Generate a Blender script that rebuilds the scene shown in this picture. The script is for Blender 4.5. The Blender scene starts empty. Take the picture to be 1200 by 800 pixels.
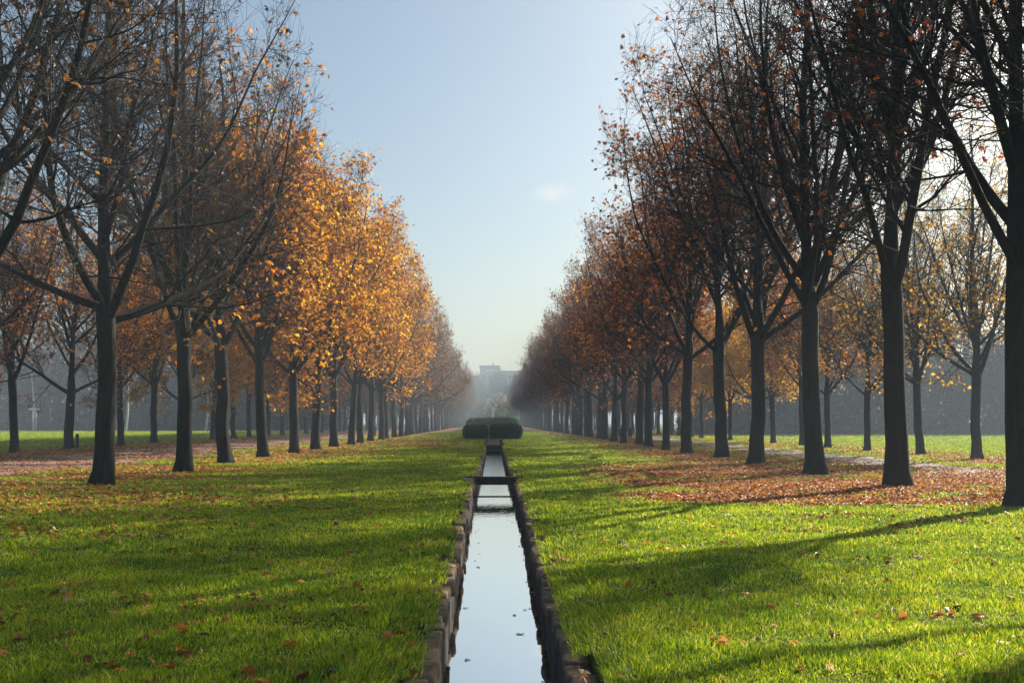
import bpy, math
import numpy as np
from mathutils import Vector, Matrix

S = bpy.context.scene
COL = S.collection
R = math.radians
rs = np.random.RandomState

# ------------------------------------------------------------------ helpers
def mesh_np(name, verts, faces, mat=None, smooth=False):
    """verts (N,3); faces (M,k) one face size"""
    me = bpy.data.meshes.new(name)
    verts = np.ascontiguousarray(verts, dtype=np.float32)
    flist = faces if isinstance(faces, list) else [faces]
    flist = [np.ascontiguousarray(f, dtype=np.int32) for f in flist if len(f)]
    loops = np.concatenate([f.ravel() for f in flist])
    sizes = np.concatenate([np.full(len(f), f.shape[1], np.int32) for f in flist])
    starts = np.concatenate([[0], np.cumsum(sizes)[:-1]]).astype(np.int32)
    me.vertices.add(len(verts)); me.vertices.foreach_set('co', verts.ravel())
    me.loops.add(len(loops)); me.loops.foreach_set('vertex_index', loops)
    me.polygons.add(len(sizes))
    me.polygons.foreach_set('loop_start', starts)
    if smooth:
        me.polygons.foreach_set('use_smooth', np.ones(len(sizes), dtype=bool))
    me.update(calc_edges=True)
    if mat: me.materials.append(mat)
    return me

def cat(parts):
    vs, fs, o = [], [], 0
    for v, f in parts:
        vs.append(v); fs.append(f+o); o += len(v)
    return np.concatenate(vs), np.concatenate(fs)

def link(name, me, parent=None, loc=None):
    o = bpy.data.objects.new(name, me); COL.objects.link(o)
    if parent is not None: o.parent = parent
    if loc is not None: o.location = loc
    return o

def tag(o, label=None, cat=None, group=None, kind=None):
    if label: o['label'] = label
    if cat: o['category'] = cat
    if group: o['group'] = group
    if kind: o['kind'] = kind
    return o

def empty(name, loc, rz=0.0):
    o = link(name, None, None, loc); o.rotation_euler = (0, 0, rz)
    o.empty_display_size = .3
    return o

def smooth(a, b, x):
    t = np.clip((x-a)/(b-a), 0, 1); return t*t*(3-2*t)

_pr = rs(5)
_W = [(_pr.uniform(-1, 1, 3), _pr.uniform(0, 6.28)) for _ in range(10)]
def wob(x, y, z=0.0, f=1.0):
    """cheap smooth noise in about -1..1"""
    s = 0
    for i, (w, p) in enumerate(_W):
        w = w/np.linalg.norm(w[:2]+1e-6)*(.6+.16*i)*f
        s = s + np.sin(w[0]*x + w[1]*y + w[2]*z + p)
    return s/4.2

# ------------------------------------------------------------------ material helpers
def mat(name):
    m = bpy.data.materials.new(name); m.use_nodes = True
    nt = m.node_tree; nt.nodes.clear()
    out = nt.nodes.new('ShaderNodeOutputMaterial')
    return m, nt, nt.nodes, nt.links, out

def ramp(nt, stops, interp='LINEAR'):
    r = nt.nodes.new('ShaderNodeValToRGB'); r.color_ramp.interpolation = interp
    e = r.color_ramp.elements
    e[0].position, e[0].color = stops[0][0], (*stops[0][1], 1)
    e[1].position, e[1].color = stops[-1][0], (*stops[-1][1], 1)
    for p, c in stops[1:-1]:
        k = e.new(p); k.color = (*c, 1)
    return r

def noise(nt, scale, detail=4, rough=.6, vec=None):
    n = nt.nodes.new('ShaderNodeTexNoise')
    n.inputs['Scale'].default_value = scale; n.inputs['Detail'].default_value = detail
    n.inputs['Roughness'].default_value = rough
    if vec is not None: nt.links.new(vec, n.inputs['Vector'])
    return n

def leaf_mat(name, stops, transl=.5, rough=.5):
    m, nt, N, L, out = mat(name)
    g = N.new('ShaderNodeNewGeometry')
    r = ramp(nt, stops); L.new(g.outputs['Random Per Island'], r.inputs[0])
    d = N.new('ShaderNodeBsdfPrincipled'); d.inputs['Roughness'].default_value = rough
    d.inputs['Specular IOR Level'].default_value = .3
    t = N.new('ShaderNodeBsdfTranslucent')
    mx = N.new('ShaderNodeMixShader'); mx.inputs[0].default_value = transl
    L.new(r.outputs[0], d.inputs['Base Color']); L.new(r.outputs[0], t.inputs['Color'])
    L.new(d.outputs[0], mx.inputs[1]); L.new(t.outputs[0], mx.inputs[2]); L.new(mx.outputs[0], out.inputs[0])
    return m

def simple(name, c1, c2, scale=5, rough=.8, bump=0.0, bscale=20, metal=0, stretch=None):
    m, nt, N, L, out = mat(name)
    tc = N.new('ShaderNodeTexCoord'); v = tc.outputs['Object']
    if stretch:
        mp = N.new('ShaderNodeMapping'); mp.inputs['Scale'].default_value = stretch
        L.new(v, mp.inputs[0]); v = mp.outputs[0]
    n = noise(nt, scale, 6, .65, v); r = ramp(nt, [(.3, c1), (.7, c2)])
    L.new(n.outputs[0], r.inputs[0])
    p = N.new('ShaderNodeBsdfPrincipled'); p.inputs['Roughness'].default_value = rough; p.inputs['Specular IOR Level'].default_value = .15
    p.inputs['Metallic'].default_value = metal
    L.new(r.outputs[0], p.inputs['Base Color'])
    if bump:
        b = N.new('ShaderNodeBump'); b.inputs['Strength'].default_value = bump
        b.inputs['Distance'].default_value = .03
        n2 = noise(nt, bscale, 6, .7, v); L.new(n2.outputs[0], b.inputs['Height'])
        L.new(b.outputs[0], p.inputs['Normal'])
    L.new(p.outputs[0], out.inputs[0])
    return m

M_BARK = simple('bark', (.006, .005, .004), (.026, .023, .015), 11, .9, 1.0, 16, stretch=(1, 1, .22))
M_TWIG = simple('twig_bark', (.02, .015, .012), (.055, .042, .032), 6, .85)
M_PALEBARK = simple('pale_bark', (.35, .32, .27), (.6, .57, .5), 6, .8, .3, 20)
M_ORANGE = leaf_mat('leaf_orange', [(0, (.12, .045, .012)), (.22, (.36, .1, .01)), (.5, (.62, .2, .008)), (.8, (.8, .34, .012)), (1, (.85, .5, .03))], .6)
M_ORANGE2 = leaf_mat('leaf_gold_orange', [(0, (.14, .05, .012)), (.2, (.45, .14, .01)), (.45, (.62, .22, .008)), (.75, (.78, .36, .01)), (1, (.86, .52, .03))], .55)
M_YELLOW = leaf_mat('leaf_yellow', [(0, (.45, .18, .02)), (.4, (.75, .4, .03)), (1, (.8, .55, .07))], .55)
M_RUST = leaf_mat('leaf_rust', [(0, (.07, .025, .012)), (.4, (.19, .05, .018)), (.75, (.34, .085, .02)), (1, (.5, .18, .03))], .45)
M_BROWN = leaf_mat('leaf_brown', [(0, (.08, .035, .018)), (.4, (.2, .085, .03)), (.75, (.4, .17, .04)), (1, (.65, .33, .06))], .5)
M_DULL = leaf_mat('leaf_dull_brown', [(0, (.05, .025, .014)), (.5, (.13, .06, .026)), (.85, (.24, .11, .035)), (1, (.5, .26, .05))], .42)
M_RUST2 = leaf_mat('leaf_rust_orange', [(0, (.09, .03, .012)), (.35, (.3, .08, .018)), (.7, (.52, .17, .025)), (1, (.7, .3, .04))], .55)
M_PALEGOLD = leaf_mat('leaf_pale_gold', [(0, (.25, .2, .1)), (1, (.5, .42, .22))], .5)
M_LITTER = leaf_mat('leaf_litter', [(0, (.08, .03, .015)), (.25, (.26, .09, .025)), (.6, (.55, .2, .04)), (.9, (.75, .35, .07)), (1, (.75, .55, .3))], .3)
M_WOODLEAF = leaf_mat('leaf_wood', [(0, (.03, .032, .02)), (.5, (.07, .06, .035)), (.85, (.1, .075, .035)), (1, (.14, .1, .04))], .12)
def vary(m, scale, c1, c2):
    nt = m.node_tree; L = nt.links; N = nt.nodes
    rp = [n for n in N if n.type == 'VALTORGB'][0]; tos = [l.to_socket for l in rp.outputs[0].links]
    g = N.new('ShaderNodeNewGeometry'); n = noise(nt, scale, 3, .6, g.outputs['Position']); r2 = ramp(nt, [(.38, c1), (.62, c2)]); L.new(n.outputs[0], r2.inputs[0])
    mm = N.new('ShaderNodeMix'); mm.data_type = 'RGBA'; mm.blend_type = 'MULTIPLY'; mm.inputs[0].default_value = 1
    L.new(rp.outputs[0], mm.inputs[6]); L.new(r2.outputs[0], mm.inputs[7])
    for t in tos: L.new(mm.outputs[2], t)
vary(M_ORANGE2, .35, (.9, .85, .8), (1.1, 1.3, 1.2))
vary(M_WOODLEAF, .09, (.6, .75, .75), (2.0, 1.7, 1.2))
M_HEDGE = leaf_mat('leaf_hedge', [(0, (.02, .036, .012)), (.6, (.065, .11, .028)), (1, (.15, .21, .05))], .3)
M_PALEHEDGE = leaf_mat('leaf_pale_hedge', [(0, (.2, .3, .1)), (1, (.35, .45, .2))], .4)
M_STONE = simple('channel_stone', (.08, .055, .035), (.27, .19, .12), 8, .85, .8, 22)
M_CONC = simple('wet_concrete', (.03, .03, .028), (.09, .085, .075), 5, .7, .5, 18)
M_PALESTONE = simple('pale_stone', (.35, .34, .31), (.5, .49, .45), 5, .85, .3)
M_DARKWOOD = simple('dark_timber', (.02, .016, .012), (.06, .048, .036), 6, .8, .5, 20)
M_WHITE = simple('white_paint', (.7, .69, .66), (.82, .81, .79), 4, .5)
M_BIN = simple('dark_metal', (.015, .02, .018), (.035, .04, .036), 6, .5)
M_WALL = simple('pale_render', (.42, .4, .37), (.52, .5, .46), 1.2, .9)
M_ROOF = simple('roof_tile', (.14, .1, .08), (.2, .15, .12), 2, .9)
M_GLASS = simple('window_glass', (.05, .06, .07), (.09, .1, .12), 1, .15)
M_LIGHTWIN = simple('white_band', (.75, .75, .74), (.8, .8, .8), 1, .4)

# ------------------------------------------------------------------ the lie of the land
CX = .04                                   # channel centre line
TRW = .72                                  # half width of the trench in the soil
END = 92.0                                 # the channel ends here
def halfw(y): return .445 + .10*smooth(6, 24, y) - .03*smooth(29, 36, y)

def trw(y): return halfw(y)+.185

def hgt(x, y):
    x = np.asarray(x, float); y = np.asarray(y, float)
    h = .22*smooth(-8, -19, x)
    near = smooth(.5, 3.0, np.abs(x-CX))
    h = h + near*(.028*wob(x, y, 0, .9) + .012*wob(y, x, 3, 3.1))
    return h

def litter_amt(x, y):
    """how thickly leaves lie on the ground, 0..1"""
    n = wob(x*.5, y, 1, .9)*.5 + .5*wob(x, y, 7, 2.3)
    a = 0.0
    # right: a thick carpet between the trunks
    r1 = smooth(18.5, 22, y)*(1-smooth(33, 41, y))*smooth(2.2, 5.0, x)*(1-smooth(14.5, 19, x))
    a = np.maximum(a, 1.6*r1)
    rr = smooth(17, 24, y)*np.exp(-((x-11.5)/3.4)**2)*.75
    rr = rr + smooth(34, 40, y)*np.exp(-((x-9.0)/2.2)**2)*.55
    a = np.maximum(a, rr)
    # left: row and dirt path
    l1 = smooth(21, 25, y)*(1-smooth(36, 46, y))*np.exp(-((x+10.5)/2.6)**2)*.75
    l2 = smooth(36, 46, y)*np.exp(-((x+9.5)/3.0)**2)*.85
    l3 = smooth(16, 22, y)*np.exp(-((x+18.0)/4.5)**2)*.85
    l4 = smooth(60, 70, y)*(1-smooth(85, 95, y))*np.exp(-((x+6.0)/3.5)**2)*.8
    l5 = np.exp(-((y-20)/3.0)**2)*np.exp(-((x+11.0)/5.5)**2)*.75
    for q in (l1, l2, l3, l4, l5): a = np.maximum(a, q)
    o = np.exp(-((np.abs(x)-20.8)/3.0)**2)*smooth(30, 40, y)*.6
    a = np.maximum(a, o)
    a = a*(.72+1.05*n)
    a = np.maximum(a, .28*smooth(12, 17, y)*(1-smooth(24, 34, y))*np.clip(n*1.5+.1, 0, 1)*smooth(2, 5, np.abs(x)))
    pr_ = smooth(13.6, 14.4, x)*(1-smooth(15.9, 16.6, x)); pl_ = smooth(-18.8, -17.8, x)*(1-smooth(-14.4, -13.6, x))
    a = a*(1-.65*pr_)*(1-.5*pl_)
    return np.clip(a, 0, 1)

def path_l(y): return (-19.0+.25*np.sin(y*.13), -13.2+.3*np.sin(y*.17+1))
def path_r(y): return (13.5+.18*np.sin(y*.15), 16.7+.2*np.sin(y*.12+2))

# ground grid
xs = np.unique(np.round(np.concatenate([
    np.linspace(-1200, -110, 14), np.linspace(-110, -36, 38), np.arange(-36, -4, .45), np.arange(-4, 4, .16),
    np.arange(4, 36, .45), np.linspace(36, 110, 38), np.linspace(110, 1200, 14),
    [CX-TRW-.02, CX-TRW, CX+TRW, CX+TRW+.02]]), 3))
xs = np.array([v for v in xs if not (CX-TRW-.1 < v < CX-TRW-.021 or CX-TRW+.001 < v < CX-TRW+.08 or CX+TRW-.08 < v < CX+TRW-.001 or CX+TRW+.021 < v < CX+TRW+.1)])
ys = np.unique(np.round(np.concatenate([np.linspace(-300, -12, 10), np.arange(-12, 45, .3), np.arange(45, 92, .9), [END, END+.05],
                                        np.arange(93, 190, 2.2), np.linspace(190, 1240, 40)]), 3))
GX, GY = np.meshgrid(xs, ys)
_d = np.abs(GX-CX); _t = trw(GY)
_w = np.where(_d <= TRW+.001, _d*_t/TRW, np.where(_d < 3, _t+(_d-TRW)*(3-_t)/(3-TRW), _d))
trench = (_d < TRW+.001) & (GY < END+.01)
GX = CX+np.sign(GX-CX)*_w
GZ = hgt(GX, GY)
GZ = np.where(trench, -.9, GZ)
nx, ny = len(xs), len(ys)
idx = np.arange(nx*ny).reshape(ny, nx)
F = np.stack([idx[:-1, :-1], idx[:-1, 1:], idx[1:, 1:], idx[1:, :-1]], -1).reshape(-1, 4)
V = np.stack([GX, GY, GZ], -1).reshape(-1, 3)

mg, nt, N, L, out = mat('lawn_soil')
tc = N.new('ShaderNodeTexCoord'); P = tc.outputs['Object']
n1 = noise(nt, .35, 5, .6, P); n2 = noise(nt, 6, 5, .7, P); n3 = noise(nt, 30, 3, .7, P)
g1 = ramp(nt, [(.35, (.05, .085, .012)), (.65, (.1, .14, .018))]); L.new(n1.outputs[0], g1.inputs[0])
g2 = ramp(nt, [(.3, (.35, .35, .3)), (.7, (1, 1, 1))]); L.new(n3.outputs[0], g2.inputs[0])
mm = N.new('ShaderNodeMix'); mm.data_type = 'RGBA'; mm.blend_type = 'MULTIPLY'; mm.inputs[0].default_value = .8
L.new(g1.outputs[0], mm.inputs[6]); L.new(g2.outputs[0], mm.inputs[7])
at = N.new('ShaderNodeAttribute'); at.attribute_name = 'litter'
br = ramp(nt, [(.3, (.12, .05, .02)), (.5, (.28, .1, .035)), (.7, (.46, .18, .055))]); L.new(n3.outputs[0], br.inputs[0])
ad = N.new('ShaderNodeMath'); ad.operation = 'ADD'; L.new(at.outputs['Fac'], ad.inputs[0])
sb = N.new('ShaderNodeMath'); sb.operation = 'MULTIPLY_ADD'; L.new(n2.outputs[0], sb.inputs[0]); sb.inputs[1].default_value = 1.6; sb.inputs[2].default_value = -.8
L.new(sb.outputs[0], ad.inputs[1])
st = ramp(nt, [(.3, (0, 0, 0)), (.6, (1, 1, 1))]); L.new(ad.outputs[0], st.inputs[0])
mb = N.new('ShaderNodeMix'); mb.data_type = 'RGBA'; L.new(st.outputs[0], mb.inputs[0]); L.new(mm.outputs[2], mb.inputs[6]); L.new(br.outputs[0], mb.inputs[7])
p = N.new('ShaderNodeBsdfPrincipled'); p.inputs['Roughness'].default_value = .95; p.inputs['Specular IOR Level'].default_value = .1
bp = N.new('ShaderNodeBump'); bp.inputs['Strength'].default_value = 1; bp.inputs['Distance'].default_value = .05
L.new(n2.outputs[0], bp.inputs['Height']); L.new(bp.outputs[0], p.inputs['Normal'])
L.new(mb.outputs[2], p.inputs['Base Color']); L.new(p.outputs[0], out.inputs[0])
gme = mesh_np('ground', V, F, mg, True)
a_ = gme.attributes.new('litter', 'FLOAT', 'POINT'); a_.data.foreach_set('value', litter_amt(GX, GY).ravel().astype(np.float32))
tag(link('ground', gme), kind='structure')

# paths
mp_, nt, N, L, out = mat('gravel_path')
tc = N.new('ShaderNodeTexCoord'); P = tc.outputs['Object']
n1 = noise(nt, 1.2, 6, .7, P); n2 = noise(nt, 45, 4, .7, P)
r1 = ramp(nt, [(.3, (.16, .12, .095)), (.7, (.27, .22, .185))]); L.new(n1.outputs[0], r1.inputs[0])
r2 = ramp(nt, [(.3, (.55, .52, .5)), (.7, (1, 1, 1))]); L.new(n2.outputs[0], r2.inputs[0])
mm = N.new('ShaderNodeMix'); mm.data_type = 'RGBA'; mm.blend_type = 'MULTIPLY'; mm.inputs[0].default_value = 1
L.new(r1.outputs[0], mm.inputs[6]); L.new(r2.outputs[0], mm.inputs[7])
p = N.new('ShaderNodeBsdfPrincipled'); p.inputs['Roughness'].default_value = .9
L.new(mm.outputs[2], p.inputs['Base Color']); L.new(p.outputs[0], out.inputs[0])
M_DIRT = simple('dirt_path', (.15, .085, .06), (.27, .17, .13), 1.6, .95, .5, 25)
def path_mesh(name, fn, m, y0, y1):
    yy = np.arange(y0, y1, .4); k = 14
    a, b = fn(yy)
    e = .14*wob(yy*3, yy, 2, 2.0); e2 = .14*wob(yy, yy*3, 5, 2.3)
    T = np.linspace(0, 1, k)[None, :]
    X = (a+e)[:, None]*(1-T)+(b+e2)[:, None]*T; Y = np.repeat(yy[:, None], k, 1)
    # drape on the ground grid: highest of neighbouring heights keeps it above the sheet
    Z = np.max([hgt(X+dx, Y+dy) for dx in (-.25, 0, .25) for dy in (-.2, 0, .2)], 0)+.012
    Z[:, 0] -= .05; Z[:, -1] -= .05
    i = np.arange(X.size).reshape(X.shape)
    f = np.stack([i[:-1, :-1], i[:-1, 1:], i[1:, 1:], i[1:, :-1]], -1).reshape(-1, 4)
    tag(link(name, mesh_np(name, np.stack([X, Y, Z], -1).reshape(-1, 3), f, m, True)), kind='structure')
path_mesh('path', path_l, M_DIRT, -5, 330)
path_mesh('path', path_r, mp_, -5, 330)

# ------------------------------------------------------------------ water
mw, nt, N, L, out = mat('still_water')
gl = N.new('ShaderNodeBsdfGlossy'); gl.inputs['Roughness'].default_value = .015; gl.inputs['Color'].default_value = (.95, .96, .97, 1)
df = N.new('ShaderNodeBsdfDiffuse'); df.inputs['Color'].default_value = (.02, .03, .025, 1)
tc = N.new('ShaderNodeTexCoord'); n1 = noise(nt, 3, 2, .5, tc.outputs['Object'])
n1.inputs['Scale'].default_value = 5
b = N.new('ShaderNodeBump'); b.inputs['Distance'].default_value = .02
sx = N.new('ShaderNodeSeparateXYZ'); L.new(tc.outputs['Object'], sx.inputs[0])
mrr = N.new('ShaderNodeMapRange'); mrr.inputs[1].default_value = 14; mrr.inputs[2].default_value = 26; mrr.inputs[3].default_value = .03; mrr.inputs[4].default_value = .2
L.new(sx.outputs['Y'], mrr.inputs[0]); L.new(mrr.outputs[0], b.inputs['Strength'])
L.new(n1.outputs[0], b.inputs['Height']); L.new(b.outputs[0], gl.inputs['Normal'])
fr = N.new('ShaderNodeLayerWeight'); fr.inputs[0].default_value = .5
rf = ramp(nt, [(0, (.1, .1, .1)), (.6, (.7, .7, .7)), (.85, (.93, .93, .93))]); L.new(fr.outputs['Facing'], rf.inputs[0])
mx = N.new('ShaderNodeMixShader'); L.new(rf.outputs[0], mx.inputs[0]); L.new(df.outputs[0], mx.inputs[1]); L.new(gl.outputs[0], mx.inputs[2])
L.new(mx.outputs[0], out.inputs[0])
def sheet(name, x0, x1, y0, y1, z, m):
    return tag(link(name, mesh_np(name, [[x0, y0, z], [x1, y0, z], [x1, y1, z], [x0, y1, z]], np.array([[0, 1, 2, 3]]), m)), kind='structure')
sheet('water', CX-.6, CX+.6, -4, 28.05, -.45, mw)
sheet('water', CX-.62, CX+.62, 28.1, 69.9, -.435, mw)

# ------------------------------------------------------------------ generic solids
def box_arr(c, s, rz=0.0, jit=0.0, rng=None, bev=.0):
    """one box with chamfered vertical and top edges: returns verts, faces(list)"""
    import bmesh
    bm = bmesh.new(); bmesh.ops.create_cube(bm, size=1)
    for v in bm.verts: v.co = Vector((v.co.x*s[0], v.co.y*s[1], v.co.z*s[2]))
    if bev: bmesh.ops.bevel(bm, geom=bm.edges[:], offset=bev, segments=2, affect='EDGES', profile=.6)
    if jit:
        for v in bm.verts: v.co += Vector(rng.uniform(-jit, jit, 3))
    bmesh.ops.rotate(bm, verts=bm.verts, cent=(0, 0, 0), matrix=Matrix.Rotation(rz, 3, 'Z'))
    bmesh.ops.translate(bm, verts=bm.verts, vec=c)
    return bm
def solid(name, boxes, m, parent=None, loc=None, smooth_=False):
    """boxes: list of (center, size, rz, jitter, bevel)"""
    import bmesh
    rng = rs(3); me = bpy.data.meshes.new(name); tot = bmesh.new()
    for bx in boxes:
        c, s = bx[0], bx[1]; rz = bx[2] if len(bx) > 2 else 0; j = bx[3] if len(bx) > 3 else 0; bv = bx[4] if len(bx) > 4 else .01
        b_ = box_arr(c, s, rz, j, rng, bv); t = bpy.data.meshes.new('tmp'); b_.to_mesh(t); b_.free()
        tot.from_mesh(t); bpy.data.meshes.remove(t)
    if smooth_:
        for f in tot.faces: f.smooth = True
    tot.to_mesh(me); tot.free(); me.materials.append(m)
    return link(name, me, parent, loc)

# channel walls
def wall(side, label):
    root = tag(empty('channel_wall', (CX, 0, 0)), label, 'channel wall', 'low stone walls of the channel')
    rng = rs(11+side)
    bx = []; body = []
    y = -3.0
    while y < 69.5:
        ln = rng.uniform(.18, .5) if side > 0 else rng.uniform(.25, .8)
        ym = y+ln/2; hw = float(halfw(ym))
        if abs(ym-27) > .0:
            off = rng.uniform(-.02, .03)
            wdt = .165+rng.uniform(-.03, .03)
            top = rng.uniform(-.075, -.035)-(.02*rng.uniform() if side > 0 else .0)
            th = rng.uniform(.1, .15)
            bx.append(((side*(hw-off+wdt/2), ym, top-th/2), (wdt, ln-.012, th), rng.uniform(-.05, .05), .014, .028))
        body.append(((side*(hw+.03+.085), ym, -.5), (.17, ln+.002, .8), rng.uniform(-.02, .02), .008, .02))
        y += ln
    parts = []
    import bmesh
    for (c, s_, rz, _, _) in bx:
        b_ = bmesh.new(); bmesh.ops.create_cube(b_, size=1); bmesh.ops.subdivide_edges(b_, edges=b_.edges[:], cuts=4, use_grid_fill=True)
        q = np.array([v.co for v in b_.verts])*2; fa = np.array([[v.index for v in f_.verts] for f_ in b_.faces]); b_.free()
        e = 9.0; mx_ = np.abs(q).max(1); q *= (mx_/((np.abs(q)**e).sum(1)**(1/e)))[:, None]
        q = q*np.array(s_)/2; q += (.011*wob((q[:, 0]+c[1])*9, q[:, 1]*9, q[:, 2]*9, 1.0)[:, None])*np.array([1, .6, 1])
        ca, sa = math.cos(rz), math.sin(rz); q = np.stack([q[:, 0]*ca-q[:, 1]*sa, q[:, 0]*sa+q[:, 1]*ca, q[:, 2]], 1)+np.array(c)
        parts.append((q, fa))
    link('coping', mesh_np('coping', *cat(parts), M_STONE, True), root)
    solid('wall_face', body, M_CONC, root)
    return root
wall(-1, 'low stone channel wall with brown coping slabs, on the side of the orange leaved trees')
wall(1, 'low ragged stone channel wall overhung by grass, on the side of the rust leaved bare trees')

# sluice crossing at 27 m
r_ = tag(empty('plank_crossing', (CX, 28.6, 0)), 'dark timber plank laid across the channel between pale stone end blocks', 'footbridge')
solid('plank', [((0, 0, -.04), (1.62, .36, .22), 0, .006, .012)], M_DARKWOOD, r_)
solid('end_block', [((-.72, -.34, -.06), (.26, .36, .22), .15, .02, .03)], M_PALESTONE, r_)
solid('end_block', [((.78, -.36, -.08), (.3, .34, .18), -.2, .02, .03)], M_PALESTONE, r_)
r_ = solid('weir_sill', [((CX, 28.08, -.562), (1.2, .05, .27), 0, .002, .005)], M_CONC)
tag(r_, 'thin dark weir sill just above the water before the plank crossing', 'weir')
r_ = tag(empty('culvert', (CX-.03, 70, 0)), 'culvert with a dark slab for its trench shade, between water end and clipped hedges', 'culvert')
solid('headwall', [((0, 0, -.2), (1.2, .3, .26), 0, .01, .02)], M_DARKWOOD, r_)
solid('trench_shade_slab', [((0, 11.6, -.1), (1.0, 22.6, .2), 0, .01, .02)], M_DARKWOOD, r_)  # dark-coloured slab stands in for the shade in the dry channel trench

# ------------------------------------------------------------------ trees
def grow(rng, start, dirn, length, radius, nseg, jit, trop, r_end=.35, trop_vec=(0, 0, 1)):
    """vectorised: N branches as polylines. returns pts (N,S+1,3), rad (N,S+1), dirs (N,S+1,3)"""
    Nb = len(start)
    pts = np.zeros((Nb, nseg+1, 3)); dd = np.zeros((Nb, nseg+1, 3)); rad = np.zeros((Nb, nseg+1))
    p = start.copy(); d = dirn/np.linalg.norm(dirn, axis=1, keepdims=True)
    tv = np.array(trop_vec)
    pts[:, 0] = p; dd[:, 0] = d; rad[:, 0] = radius
    for k in range(nseg):
        d = d + rng.normal(0, jit, (Nb, 3)) + tv*(trop if np.isscalar(trop) else trop[:, None])
        d /= np.linalg.norm(d, axis=1, keepdims=True)
        p = p + d*(length/nseg)[:, None]
        pts[:, k+1] = p; dd[:, k+1] = d
        t = (k+1)/nseg
        rad[:, k+1] = radius*(1-(1-r_end)*t)
    return pts, rad, dd

def tube(pts, rad, dd, sides):
    Nb, S1, _ = pts.shape
    ref = np.where(np.abs(dd[:, :1, 2:3]) > .9, np.array([[[1., 0, 0]]]), np.array([[[0, 0, 1.]]]))
    u = np.cross(dd, np.broadcast_to(ref, dd.shape)); u /= np.linalg.norm(u, axis=2, keepdims=True)+1e-9
    v = np.cross(dd, u)
    a = np.arange(sides)*2*math.pi/sides
    ring = pts[:, :, None, :] + rad[:, :, None, None]*(np.cos(a)[None, None, :, None]*u[:, :, None, :]+np.sin(a)[None, None, :, None]*v[:, :, None, :])
    verts = ring.reshape(-1, 3)
    i = np.arange(Nb*S1*sides).reshape(Nb, S1, sides)
    j = np.roll(i, -1, axis=2)
    f = np.stack([i[:, :-1], j[:, :-1], j[:, 1:], i[:, 1:]], -1).reshape(-1, 4)
    return verts, f

def children(rng, pts, rad, dd, counts, tmin, tmax, angle, angj, up=0.0):
    """pick start points along parents"""
    pi = np.repeat(np.arange(len(pts)), counts)
    n = len(pi); t = tmin+(tmax-tmin)*rng.uniform(0, 1, n)
    S1 = pts.shape[1]-1; s = t*S1; k = np.minimum(s.astype(int), S1-1); fr = (s-k)[:, None]
    p = pts[pi, k]*(1-fr)+pts[pi, k+1]*fr
    r = rad[pi, k]*(1-fr[:, 0])+rad[pi, k+1]*fr[:, 0]
    d = dd[pi, k+1]
    q = rng.normal(0, 1, (n, 3)); q[:, 2] += up
    q -= (q*d).sum(1)[:, None]*d; q /= np.linalg.norm(q, axis=1, keepdims=True)
    an = np.radians(angle+rng.normal(0, angj, n))[:, None]
    nd = d*np.cos(an)+q*np.sin(an)
    return pi, t, p, r, nd

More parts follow.
